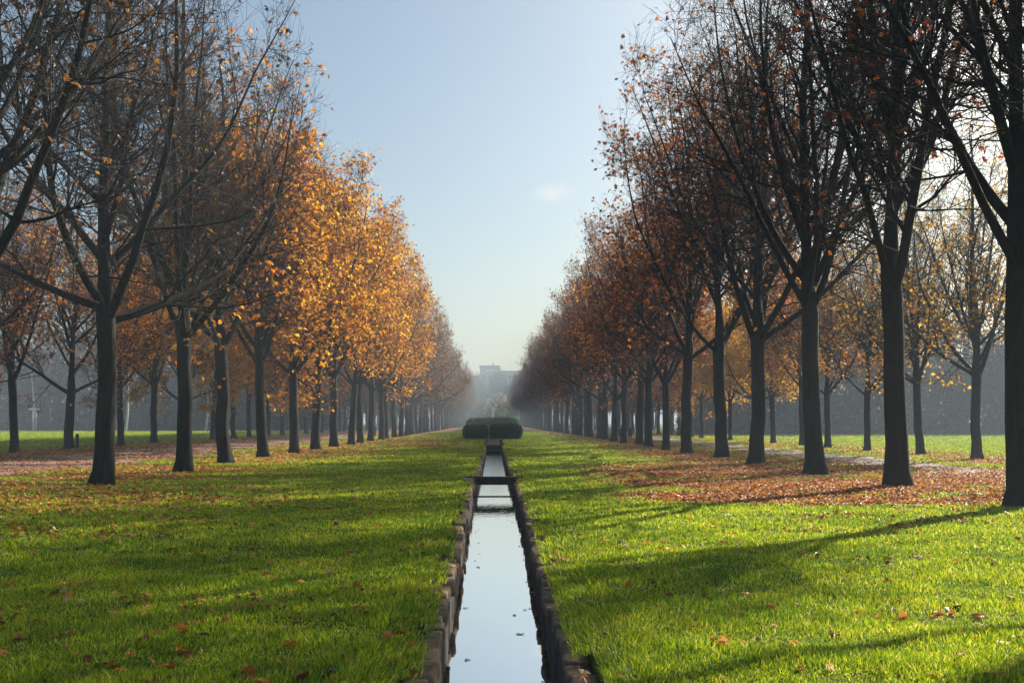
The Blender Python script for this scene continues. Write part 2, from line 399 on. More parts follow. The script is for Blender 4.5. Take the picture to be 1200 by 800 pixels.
def skeleton(seed, H=16.5, fork=4.2, nlimb=8, spread=1.0, r0=.243, low=0, n2=13, n3=8, n4=4, lean=.028, twig=.0052, limbang=None):
    rng = rs(seed)
    z = np.array([-.25, .05, .35, .9, 1.6, 2.4, 3.2, fork, fork+.5, fork+1.4, fork+2.6, fork+4, fork+5.6, fork+7.4, H-2.2, H-.6])
    m = len(z); px = np.cumsum(rng.normal(0, lean, m)*np.clip(np.gradient(z), .2, 1.5))*1.6; py = np.cumsum(rng.normal(0, lean, m)*np.clip(np.gradient(z), .2, 1.5))*1.6
    px -= px[1]; py -= py[1]
    up = np.clip((z-fork)/(H-fork), 0, 1)
    rad = np.where(z < fork, r0*(1-.035*z), 0)
    rad = np.where(z < .5, r0*(1+.27*np.clip((.55-z)/.6, 0, 1)**1.5), rad)
    rad = np.where(z >= fork, r0*(.98*(1-smooth(0, .04, up))+.54*smooth(0, .04, up))*(1-up)**.85+.02, rad)
    rad[7] = r0*.93; rad[8] = r0*.8
    pts = np.stack([px, py, z], 1)[None]; rad = rad[None]
    dd = np.gradient(pts[0], axis=0); dd /= np.linalg.norm(dd, axis=1, keepdims=True); dd = dd[None]
    # trunk with lumpy section
    tv, tf = tube(pts, rad, dd, 20)
    c = np.repeat(pts[0], 20, 0); th_ = np.arange(len(tv)) % 20*2*math.pi/20; w = 1+.045*np.sin(th_*3+tv[:, 2]*.9+seed)+.03*np.sin(th_*7+tv[:, 2]*.5)+.2*np.clip((.6-tv[:, 2])/.7, 0, 1)**1.3*(.4+np.sin(th_*5+seed))
    tv = c+(tv-c)*w[:, None]
    wood = [(tv, tf)]
    # limbs
    hz = np.sort(fork-.35+(H*.52-fork)*rng.uniform(0, 1, nlimb)**1.5)
    hz[:3] = fork-.3+rng.uniform(0, .5, 3)
    kk = (hz-fork)/(H*.52-fork)
    az = rng.uniform(0, 6.28)+np.arange(nlimb)*2.4+rng.normal(0, .25, nlimb)
    ang = np.radians((52 if limbang is None else limbang-5)-16*kk+rng.normal(0, 9, nlimb))
    if low:
        ang[:low] = np.radians(74)
    ln = (9.4-1.2*kk)*rng.uniform(.85, 1.1, nlimb)*spread
    p0 = np.stack([np.interp(hz, z, px), np.interp(hz, z, py), hz], 1)
    d0 = np.stack([np.sin(ang)*np.cos(az), np.sin(ang)*np.sin(az), np.cos(ang)], 1)
    rl = r0*rng.uniform(.32, .5, nlimb)*(1-.35*kk)
    trop = np.where(np.arange(nlimb) < low, .05, .095)
    lp, lr, ld = grow(rng, p0, d0, ln, rl, 11, .055, trop, .16)
    wood.append(tube(lp, lr, ld, 8))
    # level 2 from limbs and leader
    i2, t2, p2, r2, d2 = children(rng, lp, lr, ld, np.full(nlimb, n2), .14, 1, 46, 11, .35)
    l2 = (1-.55*t2)*rng.uniform(1.9, 3.8, len(t2))*spread
    il, tl, pl_, rl2, dl = children(rng, pts, rad, dd, np.array([int(n2*1.7)]), .62, .99, 52, 12, .2)
    l2b = (1-.6*(tl-.62)/.38)*rng.uniform(2.2, 4.2, len(tl))*spread
    P2 = np.concatenate([p2, pl_]); D2 = np.concatenate([d2, dl]); L2 = np.concatenate([l2, l2b]); R2 = np.clip(np.concatenate([r2, rl2])*.42, .011, .05)
    a2, b2, c2 = grow(rng, P2, D2, L2, R2, 6, .12, .07, .3)
    wood.append(tube(a2, b2, c2, 5))
    # low hanging side branches that skirt the crown
    i2, t2, p2, r2, d2 = children(rng, lp, lr, ld, np.full(nlimb, 4 if n4 else 1), .1, .6, 62, 12, -.9)
    s1, s2, s3 = grow(rng, p2, d2, rng.uniform(1.6, 3.2, len(p2)), np.clip(r2*.35, .01, .03), 6, .1, -.015, .3)
    wood.append(tube(s1, s2, s3, 5))
    a2 = np.concatenate([a2, s1]); b2 = np.concatenate([b2, s2]); c2 = np.concatenate([c2, s3])
    # level 3
    i3, t3, p3, r3, d3 = children(rng, a2, b2, c2, np.full(len(a2), n3), .12, 1, 48, 12, .25)
    l3 = (1-.45*t3)*rng.uniform(.6, 1.9, len(t3))
    a3, b3, c3 = grow(rng, p3, d3, l3, np.clip(r3*.6, twig*1.25, .02), 4, .16, .05, .6)
    tw = [tube(a3, b3, c3, 4)]
    tips = [a3[:, -1], a3[:, 2]]; 
    if n4:
        i4, t4, p4, r4, d4 = children(rng, a3, b3, c3, np.full(len(a3), n4), .2, 1, 50, 14, .3)
        l4 = rng.uniform(.25, .75, len(t4))
        a4, b4, c4 = grow(rng, p4, d4, l4, np.full(len(t4), twig), 2, .2, .14, .75)
        tw.append(tube(a4, b4, c4, 3))
        tips.append(a4[:, -1])
    def env(v):
        rr = np.linalg.norm(v[:, :2], axis=1); k = 3.6*H/16.5
        r2_ = np.where(rr > k, k+(rr-k)*.72/(1+.04*np.maximum(rr-k, 0)), rr)
        f_ = r2_/np.maximum(rr, 1e-6); w = v.copy(); w[:, 0] *= f_; w[:, 1] *= f_
        w[:, 2] = np.where(v[:, 2] > H-2, H-2+(v[:, 2]-H+2)*.75, v[:, 2]); return w
    Wd, Tw = cat(wood), cat(tw)
    return (env(Wd[0]), Wd[1]), (env(Tw[0]), Tw[1]), env(np.concatenate(tips)), lp

def leaf_mesh(rng, pos, size, nl=5, flat=0.0):
    """palmate drooping leaves: each leaf one island sharing its base vertex"""
    n = len(pos)
    az = rng.uniform(0, 6.28, n); el = rng.normal(-.45, .45, n)*(1-flat)
    d = np.stack([np.cos(az)*np.cos(el), np.sin(az)*np.cos(el), np.sin(el)], 1)
    q = rng.normal(0, .55*(1-flat)+.18, (n, 3)); q[:, 2] += 1.1
    nrm = np.cross(d, np.cross(q, d)); nrm /= np.linalg.norm(nrm, axis=1, keepdims=True)
    s = np.cross(nrm, d)
    vs = [pos]
    fs = []
    base = np.arange(n)*(1+3*nl)
    V_ = np.zeros((n, 1+3*nl, 3)); V_[:, 0] = pos
    for k in range(nl):
        a = (k-(nl-1)/2)*(2.1/nl)*1.15+rng.normal(0, .12, n)
        ln = size*(1-.35*np.abs(k-(nl-1)/2)/(nl/2))*rng.uniform(.85, 1.1, n)
        dk = d*np.cos(a)[:, None]+s*np.sin(a)[:, None]
        sk = np.cross(nrm, dk)
        cu = rng.uniform(.05, .45, n)
        wd = ln*.19
        mid = pos+dk*(ln*.62)[:, None]-nrm*(ln*cu*.15)[:, None]
        V_[:, 1+3*k] = mid+sk*wd[:, None]+nrm*(wd*.5)[:, None]
        V_[:, 2+3*k] = mid-sk*wd[:, None]+nrm*(wd*.5)[:, None]
        V_[:, 3+3*k] = pos+dk*ln[:, None]-nrm*(ln*cu)[:, None]
        fs.append(np.stack([base, base+1+3*k, base+3+3*k], 1)); fs.append(np.stack([base, base+3+3*k, base+2+3*k], 1))
    return V_.reshape(-1, 3), np.concatenate(fs)

def pick(rng, tips, frac, clump, lowbias=0.0, highcut=None):
    """leaves hang on in clumps"""
    n = wob(tips[:, 0], tips[:, 1], tips[:, 2], .9+.0*clump)*clump
    pr = frac*(1+n)
    if lowbias: pr = pr*(1+lowbias*(1-smooth(4, 11, tips[:, 2]))-lowbias*.35*smooth(8, 15, tips[:, 2]))
    k = rng.uniform(0, 1, len(tips)) < pr
    return tips[k]

SK = []
specs = [dict(seed=21, low=0, nlimb=11, limbang=48), dict(seed=34, low=2, nlimb=10, H=15.5, limbang=54),
         dict(seed=47, nlimb=11, H=17.2, limbang=44), dict(seed=58, nlimb=10, low=1, H=16, limbang=50),
         dict(seed=63, nlimb=12, H=16.8, limbang=42), dict(seed=75, nlimb=11, H=15.8, r0=.24, limbang=48, lean=.045),
         dict(seed=88, fork=4.8, nlimb=10, limbang=46, lean=.05), dict(seed=97, fork=3.7, nlimb=10, limbang=58, low=1, r0=.28)]
for i, sp in enumerate(specs):
    w_, t_, tips, lp = skeleton(**sp)
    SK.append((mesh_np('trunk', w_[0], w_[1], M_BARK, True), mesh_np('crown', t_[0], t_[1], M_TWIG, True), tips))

KINDS = {
    'bare_rust': (M_RUST, .05, 1.2, 0, (.11, .17)),
    'bare_dull': (M_DULL, .12, 1.1, .6, (.11, .17)),
    'bare_brown': (M_BROWN, .2, 1.0, .5, (.11, .17)),
    'brown': (M_BROWN, .42, .6, .4, (.12, .18)),
    'rust': (M_RUST2, .42, .8, .4, (.12, .18)),
    'orange': (M_ORANGE2, .72, .85, .5, (.12, .2)),
    'gold': (M_YELLOW, .16, 1.1, 1.6, (.13, .2)),
    'golden': (M_YELLOW, .6, .6, .8, (.15, .23)),
    'mixed': (M_ORANGE, .34, .95, .9, (.13, .2)),
}
LM = {}
def foliage(kind, v):
    if (kind, v) not in LM:
        m, fr, cl, lb, sz = KINDS[kind]
        rng = rs(900+v*17+len(kind))
        pos = pick(rng, SK[v][2], fr, cl, lb)
        pos = pos+rng.normal(0, .05, pos.shape)
        if kind in ('orange', 'golden'):
            k2 = rng.uniform(0, 1, len(pos)) < .6; pos = np.concatenate([pos, pos[k2]+rng.normal(0, .14, (k2.sum(), 3))])
        vs, fs = leaf_mesh(rng, pos, rng.uniform(sz[0], sz[1], len(pos)))
        LM[(kind, v)] = mesh_np('foliage', vs, fs, m)
    return LM[(kind, v)]

ORD = ['first', 'second', 'third', 'fourth', 'fifth', 'sixth', 'seventh', 'eighth', 'ninth', 'tenth', 'eleventh', 'twelfth',
       'thirteenth', 'fourteenth', 'fifteenth', 'sixteenth', 'seventeenth', 'eighteenth', 'nineteenth', 'twentieth']
LOOK = {'bare_rust': 'nearly bare', 'bare_brown': 'bare branched', 'bare_dull': 'dull brown', 'brown': 'brown leaved', 'rust': 'rust leaved',
        'orange': 'orange leaved', 'gold': 'yellow tinged', 'golden': 'golden leaved', 'mixed': 'sparse orange'}
def tree(x, y, v, kind, label, group, scale=1.0, rz=0.0, tilt=(0, 0), zs=1.0, lab2=None):
    o = empty('chestnut_tree', (x, y, float(hgt(x, y))), rz)
    o.rotation_euler = (tilt[0], tilt[1], rz); o.scale = (scale, scale, scale*zs)
    tag(o, label, 'tree', group)
    link('trunk', SK[v][0], o); link('crown', SK[v][1], o); link('foliage', foliage(kind, v), o)
    return o

SP = 6.38
trng = rs(77)
def row(L, y0, n, first_seen, kinds, where, group, over={}, scale=(.93, 1.05)):
    """kinds: function(index, y) -> kind;  where: words of the row"""
    for i in range(n):
        y = y0+i*SP+(trng.uniform(-.3, .3) if i > 8 else 0)
        x = L+trng.uniform(-.22, .22)
        kind = kinds(y); v = int(trng.randint(0, len(SK))); rz = trng.uniform(0, 6.28); sc = trng.uniform(*scale)
        tl = tuple(trng.normal(0, .022, 2)); zs = trng.uniform(.96, 1.04)
        if i in over:
            ov = over[i]; v = ov.get('v', v); rz = ov.get('rz', rz); sc = ov.get('sc', sc); x = ov.get('x', x); y = ov.get('y', y); kind = ov.get('kind', kind)
            tl = ov.get('tilt', tl)
        k = i-first_seen
        if k < 0:
            lab = f'chestnut whose trunk stands outside the photo, branches reaching in, row {where}'
        elif k < 18:
            lab = f'{LOOK[kind]} chestnut, {ORD[k]} trunk from the camera in the row {where}'
        else:
            lab = f'small hazy far chestnut beyond the eighteenth trunk in the row {where}'
        tree(x, y, v, kind, lab, group, sc, rz, tl, zs)

def kl(y): return 'bare_dull' if y < 36 else ('mixed' if y < 43 else ('orange' if y < 108 else ('brown' if y < 190 else 'bare_brown')))
def kr(y): return 'bare_rust' if y < 34 else ('bare_brown' if y < 41 else ('rust' if y < 72 else ('mixed' if y < 80 else ('rust' if y < 100 else ('brown' if y < 170 else 'bare_brown')))))
def kol(y): return ('bare_dull' if y < 45 else 'mixed' if y < 60 else 'golden' if y < 92 else 'orange' if y < 120 else 'brown')
def kor(y): return ('gold' if y < 60 else 'mixed' if y < 75 else 'golden' if y < 105 else 'orange' if y < 125 else 'brown')
row(-9.95, 13.2, 56, 2, kl, 'between channel and dirt path', 'inner row of chestnuts on the dirt path side',
    {2: dict(v=1, rz=3.4), 3: dict(v=2, sc=.98)})
row(9.85, 13.0, 56, 1, kr, 'between channel and gravel path', 'inner row of chestnuts on the gravel path side',
    {1: dict(v=4, sc=1.04, y=19.25, x=9.95, rz=1.2), 2: dict(v=0, sc=1.12, y=25.1, x=9.9), 3: dict(v=4, y=31.4, sc=1.12), 4: dict(v=2, sc=1.13), 5: dict(v=0, sc=1.1), 6: dict(v=3, sc=1.08), 7: dict(sc=.85)})
row(-21.3, 32.6, 46, 2, kol, 'beyond the dirt path', 'outer row of chestnuts beyond the dirt path', scale=(.74, .86))
row(20.6, 43.4, 44, 0, kor, 'beyond the gravel path', 'outer row of chestnuts beside the field', scale=(.7, .84), over={0: dict(sc=.86, kind='gold')})

# ------------------------------------------------------------------ far woods (nobody could count them)
def simple_tree(seed, H, nl, dense, leafsize, spread=1.0):
    rng = rs(seed)
    w_, t_, tips, lp = skeleton(seed, H=H, fork=H*.2, nlimb=7, n2=6, n3=5, n4=0, twig=.022, r0=.24, spread=spread*H/16)
    k = rng.uniform(0, 1, len(tips)) < dense
    pos = tips[k]+rng.normal(0, .25, (k.sum(), 3))
    lv, lf = leaf_mesh(rng, pos, rng.uniform(leafsize*.7, leafsize*1.3, len(pos)), 3)
    return w_, t_, (lv, lf)
def shrub_arr(rng, n, w, h):
    p = rng.normal(0, 1, (n, 3)); p /= np.linalg.norm(p, axis=1, keepdims=True); p *= rng.uniform(.45, 1, (n, 1))**.5
    p[:, 2] = np.abs(p[:, 2]); p *= np.array([w, w, h])*(1+.25*wob(p[:, 0]*4, p[:, 1]*4, p[:, 2]*4))[:, None]
    return leaf_mesh(rng, p, rng.uniform(.28, .6, n), 3)
def wood(name, spots, shrubs, seed, leafm, zfun=None, dense=.5, Hs=(15, 18), leafsize=.5, extra_h=1.0):
    rng = rs(seed)
    prot = [simple_tree(seed*3+i, rng.uniform(*Hs), 7, dense, leafsize) for i in range(4)]
    tv, tf, o1 = [], [], 0; lv, lf, o2 = [], [], 0
    for (x, y, s) in spots:
        w_, t_, l_ = prot[rng.randint(0, 4)]; a = rng.uniform(0, 6.28); c, sn = math.cos(a), math.sin(a)
        M = np.array([[c, -sn, 0], [sn, c, 0], [0, 0, 1]])*s; z = float(hgt(x, y)) if zfun is None else zfun(x, y)
        off = np.array([x, y, z])
        for (vv, ff) in (w_, t_): tv.append(vv@M.T+off); tf.append(ff+o1); o1 += len(vv)
        vv, ff = l_; lv.append(vv@M.T+off); lf.append(ff+o2); o2 += len(vv)
    for (x, y, w, h, n) in shrubs:
        vv, ff = shrub_arr(rng, n, w, h); z = float(hgt(x, y)) if zfun is None else zfun(x, y)
        lv.append(vv+np.array([x, y, z])); lf.append(ff+o2); o2 += len(vv)
    V1 = np.concatenate(tv) if tv else np.zeros((0, 3)); n1_ = len(V1)
    verts = np.concatenate([V1]+lv); F1 = np.concatenate(tf) if tf else np.zeros((0, 4), int); F2 = np.concatenate(lf)+n1_
    me = mesh_np(name, verts, [F1, F2], M_TWIG); me.materials.append(leafm)
    mi = np.concatenate([np.zeros(len(F1), np.int32), np.ones(len(F2), np.int32)]); me.polygons.foreach_set('material_index', mi)
    return link(name, me)
rng = rs(8)
sp_ = [(x+rng.uniform(-1.5, 1.5), 134+d*6+rng.uniform(-2, 2), rng.uniform(.85, 1.12)) for d in range(4) for x in np.arange(28, 150-d*4, 5.2)]
sh_ = [(x+rng.uniform(-1, 1), 132.5+d*4+rng.uniform(-.6, .6), rng.uniform(2.2, 3.4), rng.uniform(3.5, 11), 560) for d in range(3) for x in np.arange(27, 150, 2.6)]
sp_ += [(rng.uniform(27, 36), y+rng.uniform(-2, 2), rng.uniform(.85, 1.1)) for y in np.arange(158, 400, 5)]
tag(wood('far_woods', sp_, sh_, 4, M_WOODLEAF, dense=.9, leafsize=.6), 'dark hazy woodland mass beyond the bright green field', 'woodland', kind='stuff')
sp_ = [(-x+rng.uniform(-1.5, 1.5), 166+d*6+rng.uniform(-2, 2), rng.uniform(.9, 1.2)) for d in range(4) for x in np.arange(27, 130-d*4, 5.2)]
sh_ = [(-x+rng.uniform(-1, 1), 164+d*4+rng.uniform(-.6, .6), rng.uniform(2.2, 3.6), rng.uniform(3.5, 11), 560) for d in range(3) for x in np.arange(26, 130, 2.6)]
sp_ += [(-rng.uniform(27, 38), y+rng.uniform(-2, 2), rng.uniform(.85, 1.1)) for y in np.arange(190, 400, 5)]
tag(wood('far_woods', sp_, sh_, 5, M_WOODLEAF, dense=.9, leafsize=.6), 'dark brown woodland mass behind the lawn beyond the dirt path', 'woodland', kind='stuff')

# wooded hill and villa that close the avenue
def hill_z(x, y):
    return 15.5*np.exp(-((x-1)/15.0)**4)*smooth(395, 445, y)*(1-smooth(520, 620, y))
hx = np.linspace(-60, 60, 61); hy = np.linspace(390, 640, 51); HX, HY = np.meshgrid(hx, hy)
HZ = hill_z(HX, HY)+np.where((np.abs(HX) > 58) | (HY > 635) | (HY < 392), -.1, .02)
i = np.arange(HX.size).reshape(HX.shape); f = np.stack([i[:-1, :-1], i[:-1, 1:], i[1:, 1:], i[1:, :-1]], -1).reshape(-1, 4)
tag(link('hill', mesh_np('hill', np.stack([HX, HY, HZ], -1).reshape(-1, 3), f, mg, True)), kind='structure')
hz_ = lambda x, y: float(hill_z(x, y))
sp_ = [(rng.uniform(-24, 24), rng.uniform(412, 455), rng.uniform(.42, .6)) for _ in range(70)]
sh_ = [(x+rng.uniform(-1, 1), 402+rng.uniform(-1, 4), 3, rng.uniform(3, 5), 260) for x in np.arange(-26, 27, 3.2)]
sh_ += [(rng.uniform(-20, 20), rng.uniform(415, 450), 3.5, rng.uniform(3, 5), 260) for _ in range(50)]
tag(wood('hill_woods', sp_, sh_, 6, M_WOODLEAF, hz_, dense=.9, leafsize=.7), 'pale blue wooded rise closing the far end of the avenue', 'woodland', kind='stuff')
w_, t_, l_ = simple_tree(61, 13, 7, 1, .9)
for (x, y, s, lab) in ((2.6, 398, .8, 'larger faint golden tree in the haze at the foot of the wooded rise'),
                       (-1.6, 400, .62, 'smaller faint golden tree in the haze beside the larger one')):
    o = tag(empty('golden_tree', (x, y, 3.2)), lab, 'tree', 'golden trees below the villa'); o.scale = (s, s, s)
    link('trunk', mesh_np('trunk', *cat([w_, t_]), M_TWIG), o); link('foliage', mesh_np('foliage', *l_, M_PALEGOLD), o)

o = tag(empty('hilltop_villa', (1.5, 478, 15)), 'pale flat roofed villa with a taller middle block above the far treetops', 'building')
solid('tower_block', [((-3.2, 0, 6.1), (9, 8, 12.2), 0, 0, .05)], M_WALL, o)
solid('wing', [((7, .6, 4.9), (11, 8, 9.8), 0, 0, .05)], M_WALL, o)
solid('wing', [((-10.5, .8, 4.0), (6, 8, 8), 0, 0, .05)], M_WALL, o)
solid('roof', [((-3.2, 0, 12.4), (9.8, 8.8, .35), 0, 0, .05)], M_ROOF, o)
solid('roof', [((7, .6, 10.0), (11.8, 8.8, .35), 0, 0, .05)], M_ROOF, o)
solid('chimney', [((-1.5, 0, 13.2), (.7, .7, 1.3), 0, 0, .03)], M_ROOF, o)
solid('window_band', [((-2.4, -4.05, 10.2), (5.4, .12, .9), 0, 0, .02)], M_LIGHTWIN, o)
for xx in (-5.8, -3.2, -.6): solid('window', [((xx, -4.06, 7.4), (1.1, .14, 1.7), 0, 0, .02)], M_GLASS, o)
for xx in (3.4, 6.2, 9, 11.4): solid('window', [((xx, -3.46, 7.2), (1.1, .14, 1.7), 0, 0, .02)], M_GLASS, o)

# hazy things on the axis behind the hedges
rngp = rs(12)
def hedge(name, cx, cy, sx, sy, h, nleaf, leaf, m, label, group, round_=.5, z0=0.0, cat_='hedge'):
    """clipped hedge: rounded core and a shell of small leaves"""
    import bmesh
    root = tag(empty(name, (cx, cy, float(hgt(cx, cy))+z0)), label, cat_, group)
    bm = bmesh.new(); bmesh.ops.create_cube(bm, size=1)
    bmesh.ops.subdivide_edges(bm, edges=bm.edges[:], cuts=7, use_grid_fill=True)
    for v in bm.verts:
        q = v.co*2; e = 4.2
        nrm = (abs(q.x)**e+abs(q.y)**e+abs(q.z)**e)**(1/e) or 1
        mxx = max(abs(q.x), abs(q.y), abs(q.z)) or 1
        q = q*(mxx/nrm)
        d = 1+.03*float(wob(q.x*3+cx, q.y*3, q.z*3, 1.3))
        v.co = Vector((q.x*sx/2*.96*d, q.y*sy/2*.96*d, (q.z*.5+.5)*h*.97*d))
    for f_ in bm.faces: f_.smooth = True
    me = bpy.data.meshes.new('hedge_core'); bm.to_mesh(me); me.materials.append(m)
    co = np.array([v.co for v in bm.verts]); fa = np.array([[v.index for v in f_.verts] for f_ in bm.faces]); bm.free()
    link('hedge_core', me, root)
    k = rngp.randint(0, len(fa), nleaf); wgt = rngp.dirichlet([1]*4, nleaf)
    pos = (co[fa[k]]*wgt[:, :, None]).sum(1)+rngp.normal(0, .035, (nleaf, 3)); pos[:, 2] = np.maximum(pos[:, 2], .02)
    lv_, lf_ = leaf_mesh(rngp, pos, rngp.uniform(leaf*.6, leaf*1.3, nleaf), 3)
    link('foliage', mesh_np('foliage', lv_, lf_, m), root)
    return root
hedge('clipped_hedge', -1.68, 97, 2.25, 4.2, 1.3, 9000, .12, M_HEDGE, 'smaller dark clipped box hedge across the avenue axis, at the end of the channel', 'dark clipped hedges at the end of the channel')
hedge('clipped_hedge', 1.18, 97.3, 3.05, 4.6, 1.38, 11000, .12, M_HEDGE, 'larger dark clipped box hedge closing the channel, rounded at its outer end', 'dark clipped hedges at the end of the channel')
solid('x', [((0, 0, .8), (.12, .12, 1.6), 0, 0, .02)], M_PALESTONE, None, (-.42, 96.6, 0)).name = 'stone_post'
tag(bpy.data.objects['stone_post'], 'slim pale stone post in the gap between the two dark clipped hedges', 'post')
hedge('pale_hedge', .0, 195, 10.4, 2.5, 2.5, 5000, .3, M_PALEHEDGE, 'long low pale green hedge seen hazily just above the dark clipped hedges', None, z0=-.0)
M_JET = leaf_mat('water_jet', [(0, (.7, .75, .75)), (1, (.85, .88, .88))], .6)
o = tag(empty('fountain', (-.1, 235, 0)), 'faint pale upright jet on the avenue axis just above the clipped hedges', 'fountain')
a_z = np.array([0, .25, .45, .5]); bp_ = np.zeros((1, 4, 3)); bp_[0, :, 2] = a_z
up_ = np.zeros((1, 4, 3)); up_[..., 2] = 1
link('basin', mesh_np('basin', *tube(bp_, np.array([[2.2, 2.3, 2.4, 1.9]]), up_, 28), M_PALESTONE), o)
jz = np.linspace(.1, 4.9, 12); jp = np.zeros((1, 12, 3)); jp[0, :, 2] = jz; jp[0, :, 0] = .05*np.sin(jz*2); ju = np.zeros((1, 12, 3)); ju[..., 2] = 1
link('jet', mesh_np('jet', *tube(jp, (.42-.3*(jz/4.9)**1.5)[None], ju, 12), M_JET, True), o)
import bmesh
# ------------------------------------------------------------------ pale leaning stems before the woods
def pale_tree(x, y, lean, H, lab):
    r = rs(int(abs(x)*10)); o = tag(empty('pale_tree', (x, y, float(hgt(x, y)))), lab, 'tree', 'pale stemmed trees at the edge of the woods')
    z = np.linspace(-.1, H, 9); pts = np.stack([z*lean+.15*np.sin(z*.5), 0*z, z], 1)[None]
    dd = np.gradient(pts[0], axis=0); dd /= np.linalg.norm(dd, axis=1, keepdims=True); dd = dd[None]
    rad = np.linspace(.2, .04, 9)[None]
    link('trunk', mesh_np('trunk', *tube(pts, rad, dd, 10), M_PALEBARK, True), o)
    _, _, p2, r2, d2 = children(r, pts, rad, dd, np.array([26]), .35, 1, 45, 10, .3)
    a, b, c = grow(r, p2, d2, r.uniform(1.2, 3.2, 26), np.full(26, .035), 5, .1, .08, .3)
    _, _, p3, r3, d3 = children(r, a, b, c, np.full(26, 9), .2, 1, 45, 10, .2)
    a3, b3, c3 = grow(r, p3, d3, r.uniform(.5, 1.3, len(p3)), np.full(len(p3), .014), 3, .12, .03, .6)
    link('crown', mesh_np('crown', *cat([tube(a, b, c, 5), tube(a3, b3, c3, 3)]), M_TWIG), o)
def at(px, y): return (px-578)/1200*y
pale_tree(at(147, 150), 150, .06, 13, 'leaning pale barked tree before the brown woods, beyond the second outer trunk')
pale_tree(at(241, 155), 155, .045, 12, 'pale barked tree before the brown woods, near the white notice board')
pale_tree(at(39, 158), 158, -.01, 12, 'thin pale barked tree rising behind the white crossbar frame')

# ------------------------------------------------------------------ small furniture
x, y = at(257.5, 58), 58
o = tag(empty('notice_board', (x, y, float(hgt(x, y)))), 'small white notice board on a post beside the dirt path', 'sign')
solid('post', [((-.12, .03, .62), (.06, .06, 1.24), 0, 0, .008)], M_DARKWOOD, o)
solid('board', [((0, 0, 1.33), (.46, .04, .27), 0, 0, .006)], M_WHITE, o)
x, y = at(40, 152), 152
o = tag(empty('crossbar_frame', (x, y, float(hgt(x, y)))), 'tall frame of two thin posts with a white crossbar at the edge of the woods', 'frame')
solid('post', [((-.22, 0, 1.55), (.12, .12, 3.1), 0, 0, .01)], M_PALESTONE, o)
solid('post', [((.28, 0, 1.55), (.12, .12, 3.1), 0, 0, .01)], M_PALESTONE, o)
solid('crossbar', [((0, -.02, 3.24), (1.5, .2, .28), 0, 0, .02)], M_WHITE, o)
def bin_(x, y, lab, lid):
    o = tag(empty('litter_bin', (x, y, float(hgt(x, y)))), lab, 'litter bin', 'litter bins among the trunks')
    bm = bmesh.new(); bmesh.ops.create_cone(bm, segments=18, radius1=.25, radius2=.3, depth=.78, cap_ends=True); bmesh.ops.translate(bm, verts=bm.verts, vec=(0, 0, .5))
    me = bpy.data.meshes.new('body'); bm.to_mesh(me); bm.free(); me.materials.append(M_BIN); link('body', me, o)
    solid('foot', [((0, 0, .06), (.3, .3, .12), 0, 0, .01)], M_BIN, o)
    solid('rim', [((0, 0, .93), (.66, .66, .08), 0, 0, .03)], lid, o)
bin_(at(437.5, 104), 104, 'small dark litter bin standing among the orange leaved row', M_BIN)
bin_(at(727.5, 108), 108, 'dark litter bin with a pale lid beside a trunk of the rust leaved row', M_PALESTONE)
bin_(at(738.5, 109), 109, 'all dark litter bin half hidden by a trunk of the rust leaved row', M_BIN)
x, y = at(90.5, 53), 53
o = solid('wooden_stake', [((0, 0, .38), (.15, .13, .8), .2, .006, .012)], M_DARKWOOD, None, (x, y, float(hgt(x, y))))
tag(o, 'short dark wooden stake close beside an outer trunk beyond the dirt path', 'stake')

# ------------------------------------------------------------------ grass blades and fallen leaves
m_, nt, N, L, out = mat('grass_blade')
g = N.new('ShaderNodeNewGeometry'); r = ramp(nt, [(0, (.08, .17, .01)), (.25, (.20, .32, .010)), (.6, (.36, .45, .014)), (.88, (.54, .57, .025)), (1, (.68, .62, .2))])
L.new(g.outputs['Random Per Island'], r.inputs[0])
n1 = noise(nt, .7, 7, .75, g.outputs['Position']); r2 = ramp(nt, [(.35, (.45, .62, .5)), (.56, (1.15, 1.08, .9)), (.68, (1.3, 1.0, .95))]); L.new(n1.outputs[0], r2.inputs[0])
mm = N.new('ShaderNodeMix'); mm.data_type = 'RGBA'; mm.blend_type = 'MULTIPLY'; mm.inputs[0].default_value = 1
L.new(r.outputs[0], mm.inputs[6]); L.new(r2.outputs[0], mm.inputs[7])
d = N.new('ShaderNodeBsdfPrincipled'); d.inputs['Roughness'].default_value = .45; d.inputs['Specular IOR Level'].default_value = .35
t = N.new('ShaderNodeBsdfTranslucent'); mx = N.new('ShaderNodeMixShader'); mx.inputs[0].default_value = .5
L.new(mm.outputs[2], d.inputs['Base Color']); L.new(mm.outputs[2], t.inputs['Color'])
L.new(d.outputs[0], mx.inputs[1]); L.new(t.outputs[0], mx.inputs[2]); L.new(mx.outputs[0], out.inputs[0])
M_GRASS = m_

rng = rs(101)
NB = 1700000
yy = 3.4*(165/3.4)**rng.uniform(0, 1, NB)
xx = (-.60*yy-5)+(1.22*yy+10.5)*rng.uniform(0, 1, NB)
lit = litter_amt(xx, yy)
a, b = path_l(yy); c, d_ = path_r(yy)
onp = ((xx > a+.1) & (xx < b-.1)) | ((xx > c+.1) & (xx < d_-.1))
dch = np.abs(xx-CX)
keep = (~onp | (rng.uniform(0, 1, NB) < .03)) & ((dch > trw(yy)+.02) | (yy > END)) & (rng.uniform(0, 1, NB) > lit*.93)
